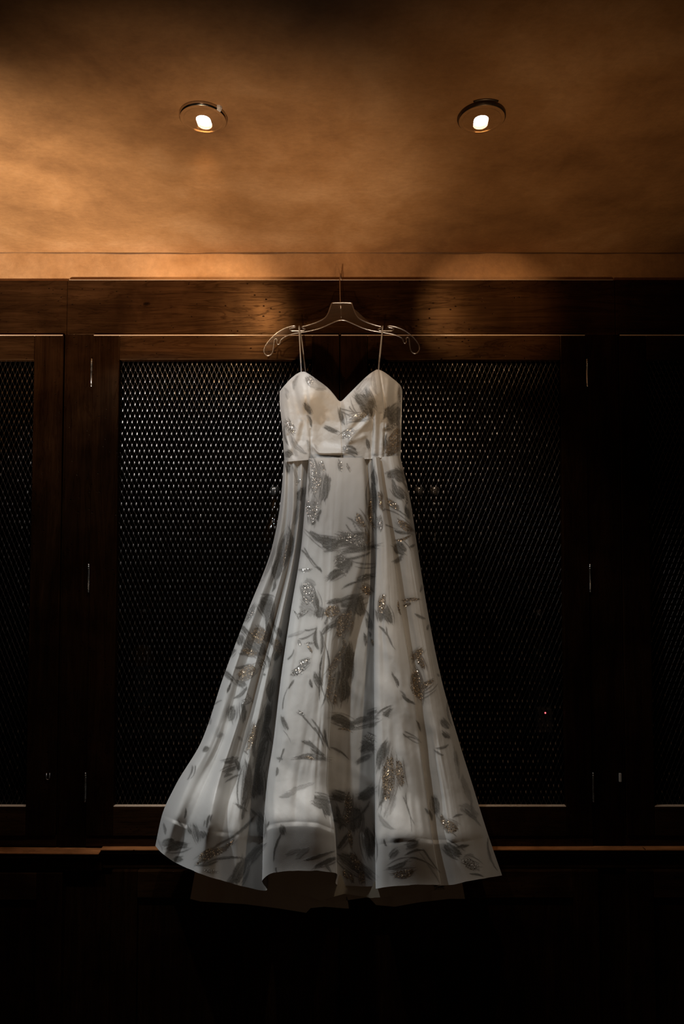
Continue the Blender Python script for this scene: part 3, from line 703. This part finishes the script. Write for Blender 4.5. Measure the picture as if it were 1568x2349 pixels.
def make_satin(name, printed=True, base=(0.49, 0.465, 0.43)):
    m, nt, b = newmat(name); L = nt.links.new
    uv = N(nt, 'ShaderNodeAttribute', attribute_name='gown').outputs['Vector']
    p = geopos(nt)
    warp = noise(nt, mapping(nt, p, (700, 700, 700)), 1, 2)
    col = mixc(nt, 0.12, base, ramp(nt, warp, [(0.3, (0.5, 0.5, 0.5)), (0.7, (0.65, 0.65, 0.65))]), 'MULTIPLY')
    b.inputs['Roughness'].default_value = 0.42; b.inputs['Specular IOR Level'].default_value = 0.45
    b.inputs['Sheen Weight'].default_value = 0.15; b.inputs['Sheen Roughness'].default_value = 0.4
    if printed:
        at = lambda s: N(nt, 'ShaderNodeAttribute', attribute_name=s).outputs['Fac']
        D, G_, S = at('print_dark'), at('print_gold'), at('print_glitter')
        fib = noise(nt, mapping(nt, uv, (0.9, 0.25, 1)), 1.0, 3, 0.6)
        Dm = math_n(nt, 'MULTIPLY', D, ramp(nt, fib, [(0.3, (0.72,) * 3), (0.6, (1.0,) * 3)]), True)
        ink = mixc(nt, G_, (0.050, 0.043, 0.032), (0.078, 0.050, 0.025))
        col = mixc(nt, math_n(nt, 'MULTIPLY', Dm, 0.96), col, ink)
        v = N(nt, 'ShaderNodeTexVoronoi'); v.inputs['Scale'].default_value = 0.42; L(uv, v.inputs['Vector'])
        flake = N(nt, 'ShaderNodeSeparateColor'); L(v.outputs['Color'], flake.inputs[0])
        on = math_n(nt, 'MULTIPLY', ramp(nt, flake.outputs[0], [(0.52, (0, 0, 0)), (0.6, (1, 1, 1))]), ramp(nt, S, [(0.1, (0, 0, 0)), (0.5, (1, 1, 1))]), True)
        on = math_n(nt, 'MULTIPLY', on, ramp(nt, v.outputs['Distance'], [(0.45, (1, 1, 1)), (0.62, (0, 0, 0))]), True)
        met = mixc(nt, G_, (0.80, 0.76, 0.70), (0.62, 0.45, 0.27))
        col = mixc(nt, on, col, met)
        L(math_n(nt, 'MULTIPLY', on, 0.55), b.inputs['Metallic'])
        L(ramp(nt, on, [(0, (0.46,) * 3), (1, (0.24,) * 3)]), b.inputs['Roughness'])
        vm = N(nt, 'ShaderNodeVectorMath', operation='SUBTRACT'); L(v.outputs['Color'], vm.inputs[0]); vm.inputs[1].default_value = (.5, .5, .5)
        sc = N(nt, 'ShaderNodeVectorMath', operation='SCALE'); L(vm.outputs[0], sc.inputs[0]); L(math_n(nt, 'MULTIPLY', on, 1.1), sc.inputs['Scale'])
        ad = N(nt, 'ShaderNodeVectorMath', operation='ADD'); L(sc.outputs[0], ad.inputs[0])
        bn = bump(nt, math_n(nt, 'ADD', warp, math_n(nt, 'MULTIPLY', D, 1.2)), 0.12, 0.0012)
        L(bn, ad.inputs[1])
        nm = N(nt, 'ShaderNodeVectorMath', operation='NORMALIZE'); L(ad.outputs[0], nm.inputs[0]); L(nm.outputs[0], b.inputs['Normal'])
    L(col, b.inputs['Base Color'])
    return m
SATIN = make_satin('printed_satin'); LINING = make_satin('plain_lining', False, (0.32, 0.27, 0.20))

def grid_mesh(name, px, py, d, mat, parent, printed=True, **kw):
    """px, py: gown coordinates (rows x cols); d: metres in front of the cabinet face"""
    X3 = P(px, py, -d)
    v = np.stack([X3[0], X3[1] + 0 * px, X3[2]], -1).reshape(-1, 3)
    R_, C_ = px.shape; idx = np.arange(R_ * C_).reshape(R_, C_)
    f = np.stack([idx[:-1, :-1], idx[1:, :-1], idx[1:, 1:], idx[:-1, 1:]], -1).reshape(-1, 4)
    o = mesh_obj(name, v, f, mat, parent, True, **kw)
    me = o.data
    a = me.attributes.new('gown', 'FLOAT_VECTOR', 'POINT')
    a.data.foreach_set('vector', np.stack([px, py, 0 * px], -1).reshape(-1).astype(np.float32))
    if printed:
        for nm, A in (('print_dark', PRINT[0]), ('print_gold', PRINT[1]), ('print_glitter', PRINT[2])):
            a = me.attributes.new(nm, 'FLOAT', 'POINT'); a.data.foreach_set('value', sample(A, px, py).reshape(-1).astype(np.float32))
    return o

def pchip(xs, ys, x):
    xs = np.asarray(xs, float); ys = np.asarray(ys, float); h = np.diff(xs); dl = np.diff(ys) / h
    m = np.zeros_like(ys); m[0] = dl[0]; m[-1] = dl[-1]
    for i in range(1, len(xs) - 1):
        if dl[i - 1] * dl[i] > 0:
            w1 = 2 * h[i] + h[i - 1]; w2 = h[i] + 2 * h[i - 1]; m[i] = (w1 + w2) / (w1 / dl[i - 1] + w2 / dl[i])
    x = np.clip(x, xs[0], xs[-1]); i = np.clip(np.searchsorted(xs, x) - 1, 0, len(xs) - 2)
    t = (x - xs[i]) / h[i]
    return ys[i] * (1 + 2 * t) * (1 - t) ** 2 + m[i] * h[i] * t * (1 - t) ** 2 + ys[i + 1] * t * t * (3 - 2 * t) + m[i + 1] * h[i] * t * t * (t - 1)

#      name  x at y = 1050 1150 1250 1400 1550 1700 1800 1890 2010 | depth cm at waist .2 .5 .8 seam hem | seam y, hem y | samples to next
YX = [1050, 1150, 1250, 1400, 1550, 1700, 1800, 1890, 2010]
SD = [0, 0.2, 0.5, 0.78, 0.885, 1.0]
COLS = [
 ([651, 643, 625, 569, 513, 462, 403, 372, 356], [4, 4, 5, 7, 8, 7], 1868, 1940, 10),
 ([655, 650, 635, 584, 532, 482, 430, 397, 372], [6.5, 8, 11, 16, 18, 16], 1880, 1958, 14),
 ([663, 661, 650, 606, 558, 512, 470, 432, 405], [6, 7.5, 10, 15, 17, 15], 1894, 1980, 14),
 ([673, 672, 660, 622, 576, 532, 500, 475, 455], [8, 11, 16, 21, 24, 22], 1905, 2003, 14),
 ([683, 682, 670, 634, 593, 556, 532, 510, 500], [7.4, 9, 13, 18, 21, 19], 1909, 2017, 12),
 ([692, 688, 677, 647, 613, 582, 563, 548, 545], [8.6, 11, 15, 19, 21, 19], 1914, 2030, 12),
 ([701, 694, 686, 659, 631, 604, 586, 577, 577], [7.6, 8.6, 10, 12, 13.5, 13], 1918, 2038, 8),
 ([711, 704, 696, 672, 648, 630, 616, 610, 612], [6.6, 6.6, 7, 8, 8, 6], 1918, 2042, 10),
 ([708, 700, 691, 667, 645, 627, 612, 604, 601], [10, 13, 17.6, 22, 24.5, 22.5], 1903, 2020, 12),
 ([716, 712, 704, 682, 662, 646, 634, 626, 624], [11.6, 15.4, 21, 26, 29.5, 26.5], 1890, 2003, 18),
 ([745, 742, 735, 722, 706, 692, 682, 678, 678], [12, 15.8, 21.5, 26.8, 30.2, 27.2], 1885, 1997, 20),
 ([772, 768, 762, 753, 738, 727, 722, 724, 728], [12, 15.8, 21.5, 26.8, 30.2, 27.2], 1888, 1998, 16),
 ([800, 795, 785, 774, 758, 750, 747, 758, 763], [11.8, 15.4, 20.4, 25, 28, 26], 1900, 2001, 8),
 ([830, 836, 835, 800, 769, 755, 752, 768, 773], [11, 14.4, 17.6, 22, 25, 23], 1904, 2006, 8),
 ([838, 843, 841, 815, 778, 752, 750, 766, 771], [9, 10.3, 12.5, 12.5, 8.0, 3.8], 1908, 2028, 12),
 ([841, 845, 844, 835, 812, 795, 790, 800, 806], [8.6, 9.6, 12.5, 12.5, 8.0, 3.8], 1908, 2032, 12),
 ([848, 850, 851, 849, 838, 828, 825, 832, 838], [9.4, 10, 12.4, 12.3, 7.8, 3.6], 1908, 2033, 10),
 ([857, 866, 866, 862, 861, 862, 863, 864, 866], [9, 9.4, 11.5, 11.5, 7.5, 3.6], 1925, 2034, 8),
 ([853, 863, 863, 858, 858, 859, 860, 861, 862], [10.6, 14, 19, 23, 25, 23], 1931, 2039, 10),
 ([858, 869, 873, 874, 878, 882, 887, 893, 897], [11.6, 15.4, 21, 25.4, 28.6, 26], 1924, 2034, 14),
 ([863, 875, 888, 897, 911, 925, 937, 950, 958], [11.8, 15.6, 21, 25.6, 29, 26], 1922, 2030, 12),
 ([870, 883, 900, 919, 943, 961, 974, 991, 1010], [10.6, 14, 18.4, 23, 26, 23.5], 1927, 2029, 8),
 ([867, 878, 895, 914, 939, 957, 970, 987, 1004], [9.4, 11, 14, 17.5, 19.5, 18], 1927, 2031, 12),
 ([885, 905, 922, 946, 970, 993, 1008, 1026, 1044], [9.6, 11.8, 15.5, 20, 22.5, 20.5], 1926, 2028, 14),
 ([899, 922, 938, 962, 989, 1014, 1034, 1054, 1076], [9.4, 11.6, 15, 19.4, 22, 20], 1923, 2021, 14),
 ([911, 934, 949, 974, 1002, 1036, 1060, 1085, 1112], [8, 9.6, 12, 15.5, 18, 16.5], 1918, 2015, 12),
 ([917, 941, 956, 980, 1010, 1052, 1083, 1118, 1151], [4.5, 5, 6, 8, 9, 8], 1912, 2008, 0)]
def waist_y(x): return np.interp(x, [651, 710, 845, 917], [1056, 1051, 1050, 1045])
def make_skirt(parent):
    s = np.linspace(0, 1, 500) ** 0.97
    K = len(COLS); xr = np.zeros((len(s), K)); yr = np.zeros_like(xr); dr_ = np.zeros_like(xr)
    for k, (xs, ds, sy, hy, n) in enumerate(COLS):
        wy = waist_y(xs[0])
        y = np.interp(s, [0, 0.885, 1.0], [wy, sy, hy])
        yr[:, k] = y
        # stretch the x table so that its last knots fall on this column's seam and hem
        yk = [wy] + YX[1:7] + [sy, hy]
        xr[:, k] = pchip(yk, xs, y)
        dd = pchip(SD, [q / 100 for q in ds], s)
        xr[:, k] = xr[:, k]; dr_[:, k] = dd
    # across the columns: Catmull-Rom with limited depth overshoot
    ts = []
    for k in range(K - 1):
        n = COLS[k][4] * 2; ts += list(k + np.arange(n) / n)
    ts.append(K - 1); ts = np.array(ts)
    def cr(A):
        i = np.clip(np.floor(ts).astype(int), 0, K - 2); t = ts - i
        p0 = A[:, np.clip(i - 1, 0, K - 1)]; p1 = A[:, i]; p2 = A[:, i + 1]; p3 = A[:, np.clip(i + 2, 0, K - 1)]
        m1 = (p2 - p0) * .40; m2 = (p3 - p1) * .40
        return p1 * (1 + 2 * t) * (1 - t) ** 2 + m1 * t * (1 - t) ** 2 + p2 * t * t * (3 - 2 * t) + m2 * t * t * (t - 1)
    px, py, d = cr(xr), cr(yr), cr(dr_)
    S2 = s[:, None] + 0 * px; U = ts[None, :] + 0 * px
    edge = np.clip(np.minimum(U, K - 1 - U) / 1.2, 0, 1)
    # horsehair hem: a crisp ridge on the seam line, the band below it hanging in
    band = S2 - 0.885
    d += 0.0040 * np.exp(-((band + 0.002) / 0.026) ** 2) * edge + 0.020 * np.clip(band / 0.115, 0, 1) * edge
    # soft drag lines and crumples
    fold = fbm(U * 0.85 + 0.6 * vnoise(U * 0.5, S2 * 2.5, 91), S2 * 2.2, 5, 3) + 0.5 * fbm(U * 2.1 + 7, S2 * 5.0 + 1.2 * vnoise(U * .7, S2 * 3, 92), 6, 2)
    diag = fbm((px * 0.8 + py * 0.6) / 110.0, (px * -0.6 + py * 0.8) / 46.0, 9, 2)
    crum = fbm(px / 13.0, py / 17.0, 14, 3)
    grow = np.clip(S2 * 1.5, 0.15, 1) * np.clip(1.15 - 0.5 * np.clip((S2 - .80) / .1, 0, 1), 0, 1)
    left = np.clip((640 - px) / 120, 0, 1)
    calm = 1 - 0.85 * np.clip(band / 0.01, 0, 1)
    d += edge * calm * ((0.011 + 0.006 * np.clip((640 - px) / 60, 0, 1)) * fold * grow + 0.0036 * diag * grow * np.clip(0.5 + 1.6 * vnoise(px / 90.0, py / 110.0, 71), 0, 1.6) + 0.0005 * crum)
    # puff of the lower left lobe
    d += 0.022 * np.exp(-(((px - 470) / 70) ** 2 + ((py - 1850) / 60) ** 2)) * edge
    py = py + edge * 2.0 * fbm(px / 22.0, px * 0 + 3.3, 33, 2) * (S2 > .8) * (S2 - .8) * 5
    grid_mesh('skirt', px, py, d, SATIN, parent)
    # plain back of the skirt, close to the cabinet
    s2 = np.linspace(0, 1, 80)[:, None]; u2 = np.linspace(0, 1, 60)[None, :]
    xl = np.interp(s2[:, 0], s, px[:, 0])[:, None]; xr_ = np.interp(s2[:, 0], s, px[:, -1])[:, None]
    yl = np.interp(s2[:, 0], s, py[:, 0])[:, None]; yr2 = np.interp(s2[:, 0], s, py[:, -1])[:, None]
    dl_ = np.interp(s2[:, 0], s, d[:, 0])[:, None]; dr2 = np.interp(s2[:, 0], s, d[:, -1])[:, None]
    bx = xl + (xr_ - xl) * u2; by = yl + (yr2 - yl) * u2
    bd = dl_ + (dr2 - dl_) * u2 - (0.012 + 0.02 * s2) * np.sin(PI * u2) ** .5 - 0.006 * np.sin(u2 * 40) * s2 * np.sin(PI * u2)
    bd = np.maximum(bd, 0.024)
    grid_mesh('skirt_back', bx, by, bd, SATIN, parent, False)
def make_lining(parent):
    def layer(name, xs, ys_top, hem, dep, seed, amp):
        u = np.linspace(0, 1, 220)[None, :]; s = np.linspace(0, 1, 60)[:, None]
        x0, x1 = xs; ux = x0 + (x1 - x0) * u
        hy = np.interp(ux, [q[0] for q in hem], [q[1] for q in hem]); py = ys_top + (hy - ys_top) * s
        c = (x0 + x1) / 2; px = c + (ux - c) * (0.62 + 0.38 * s ** .6) + 0 * s
        w = np.sin(ux / 17.0 + seed) * 0.6 + np.sin(ux / 7.9 + seed * 2) * .25 + fbm(ux / 40.0, 0 * ux + seed, seed, 3)
        d = dep * np.sin(np.clip(u, .02, .98) * PI) ** .35 + amp * w * (0.3 + 0.7 * s)
        d = np.maximum(d, 0.026) + 0 * px
        grid_mesh(name, px, py, d, LINING, parent, False)
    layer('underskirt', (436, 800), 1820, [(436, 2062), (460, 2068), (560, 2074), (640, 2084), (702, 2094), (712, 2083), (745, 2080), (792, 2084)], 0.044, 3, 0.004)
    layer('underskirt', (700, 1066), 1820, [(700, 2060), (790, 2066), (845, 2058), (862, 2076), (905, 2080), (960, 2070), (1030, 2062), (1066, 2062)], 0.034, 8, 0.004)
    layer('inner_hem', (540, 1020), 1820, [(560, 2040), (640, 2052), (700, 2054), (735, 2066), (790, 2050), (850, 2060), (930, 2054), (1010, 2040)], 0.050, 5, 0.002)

NECK = [(641, 898), (648, 889), (655, 881), (664, 871), (673, 863), (683, 856), (690, 853), (697, 852.5), (705, 856), (716, 863), (730, 873), (745, 884), (757, 895), (768, 908), (777, 919), (781, 920.5), (786, 917), (797, 906), (812, 891), (828, 875), (842, 862), (854, 853), (866, 847.5), (874, 850), (886, 857), (900, 868), (912, 878), (920, 888), (922, 896)]
def make_bodice(parent):
    u = np.linspace(0, 1, 260)[None, :]; s = np.linspace(0, 1, 200)[:, None]
    xt = 641 + 281 * u
    yt = pchip([q[0] for q in NECK], [q[1] for q in NECK], xt.ravel())[None, :]
    sx = np.interp(s, [0, .18, .45, .75, 1], [641, 641, 646, 650, 652]); ex = np.interp(s, [0, .18, .45, .75, 1], [922, 920, 918, 919, 917.5])
    px = sx + (ex - sx) * u
    yb = waist_y(xt) + 3.0
    py = yt + (yb - yt) * s
    # top rows: keep the neckline exact
    c = (px - 781) / 139.0
    d = 0.045 + 0.062 * np.clip(1 - np.abs(c) ** 3.0, 0, 1) ** .6
    def cup(x, y, rx, ry_up, ry_dn, a):
        ry = np.where(py < y, ry_up, ry_dn); q = ((px - x) / rx) ** 2 + ((py - y) / ry) ** 2
        return a * np.exp(-q)
    d += cup(710, 900, 42, 62, 44, 0.058) + cup(852, 900, 42, 62, 44, 0.058)
    d -= 0.012 * np.exp(-((px - 781) / 14) ** 2) * np.exp(-((py - 930) / 60) ** 2)
    d -= 0.018 * np.exp(-((px - 738) / 27) ** 2 - ((py - 985) / 46) ** 2) + 0.010 * np.exp(-((px - 848) / 16) ** 2 - ((py - 1005) / 34) ** 2)
    d += 0.006 * np.exp(-((px - 805) / 16) ** 2 - ((py - 985) / 50) ** 2)
    # princess seams, centre seam, darts
    for (xa, ya, xb, yb_, wd, dep) in ((712, 985, 712, 1060, 2.0, .003), (699, 870, 712, 1000, 5.0, .004), (781, 920, 786, 1060, 1.8, .0028), (870, 848, 883, 940, 2.2, .005), (883, 940, 880, 1060, 2.2, .004), (855, 940, 850, 1060, 4, .004)):
        t = np.clip(((px - xa) * (xb - xa) + (py - ya) * (yb_ - ya)) / ((xb - xa) ** 2 + (yb_ - ya) ** 2), 0, 1)
        dist = np.hypot(px - xa - t * (xb - xa), py - ya - t * (yb_ - ya)); d -= dep * np.exp(-(dist / wd) ** 2)
    # folds: slack crescent over the waist seam, drag lines of both cups
    q = 1037 - 7 * np.exp(-((px - 717) / 9) ** 2) * 2
    d += 0.011 * np.exp(-((py - q - 1.5) / 5.5) ** 2) * np.clip((px - 714) / 8, 0, 1) * np.clip((800 - px) / 24, 0, 1)
    d -= 0.010 * np.exp(-((py - 1015) / 18) ** 2) * np.exp(-((px - 755) / 30) ** 2)
    for (xa, ya, xb, yb_, wd, dep) in ((672, 880, 690, 960, 6, -.006), (655, 905, 670, 985, 6, .006), (690, 960, 668, 1030, 7, .005), (700, 940, 690, 1010, 7, -.006), (660, 1000, 676, 1046, 5, -.006), (845, 965, 800, 1010, 7, .006), (838, 952, 806, 985, 6, -.005),
                                     (890, 870, 884, 980, 6, .006), (905, 880, 900, 1000, 6, -.005), (862, 930, 858, 1040, 5, .004), (872, 950, 868, 1045, 4, -.004), (800, 1015, 835, 1000, 6, .004), (740, 905, 765, 935, 9, -.003)):
        t = np.clip(((px - xa) * (xb - xa) + (py - ya) * (yb_ - ya)) / ((xb - xa) ** 2 + (yb_ - ya) ** 2), 0, 1)
        dist = np.hypot(px - xa - t * (xb - xa), py - ya - t * (yb_ - ya)); d += dep * np.exp(-(dist / wd) ** 2)
    e = np.clip(np.minimum(u, 1 - u) / 0.04, 0, 1)
    d += e * (0.0035 * fbm(px / 30.0, py / 36.0, 51, 3) + 0.0009 * fbm(px / 9.0, py / 9.0, 57, 3))
    d = d * e + (1 - e) * (0.03 + 0.05 * e)
    d -= 0.003 * np.exp(-s / 0.012)
    grid_mesh('bodice', px, py, d, SATIN, parent)
    ub = np.linspace(0, 1, 40)[None, :]; sb = np.linspace(0, 1, 40)[:, None]
    bx = 641 + 281 * ub + (11 - 15 * ub) * sb; yt_ = 897 + 34 * np.sin(PI * ub); by = yt_ + (1054 - yt_) * sb
    grid_mesh('bodice_back', bx, by, 0.03 - 0.006 * np.sin(PI * ub) + 0 * by, SATIN, parent, False)
    return px, py, d

def make_dress():
    root = empty('wedding_dress', P(783, 1050, -0.08), label='white satin wedding dress with grey and gold brushstroke print on the hanger', cat='dress')
    px, py, d = make_bodice(root)
    make_skirt(root); make_lining(root)
    def strap(pts, r=0.0019):
        m = MB(); q = [np.array(P(x, y, -dd)) for x, y, dd in pts]
        f = []
        for a, b_ in zip(q[:-1], q[1:]):
            for t in np.linspace(0, 1, 6)[:-1]: f.append(tuple(a * (1 - t) + b_ * t))
        f.append(tuple(q[-1])); m.tube(f, r, 8)
        return m.build('strap', SATIN, root, True)
    strap([(691, 857, .079), (690, 835, .075), (688, 800, .066), (686.5, 770, .059), (685.5, 752, .055), (686, 748, .050), (687, 751, .045), (692, 785, .042), (697, 825, .040), (701, 858, .038)])
    strap([(867.5, 851, .079), (868.5, 835, .075), (872, 800, .066), (875, 770, .059), (877, 752, .055), (877.5, 748, .050), (877, 752, .045), (874, 790, .042), (870, 830, .040), (868, 856, .038)])
make_dress()
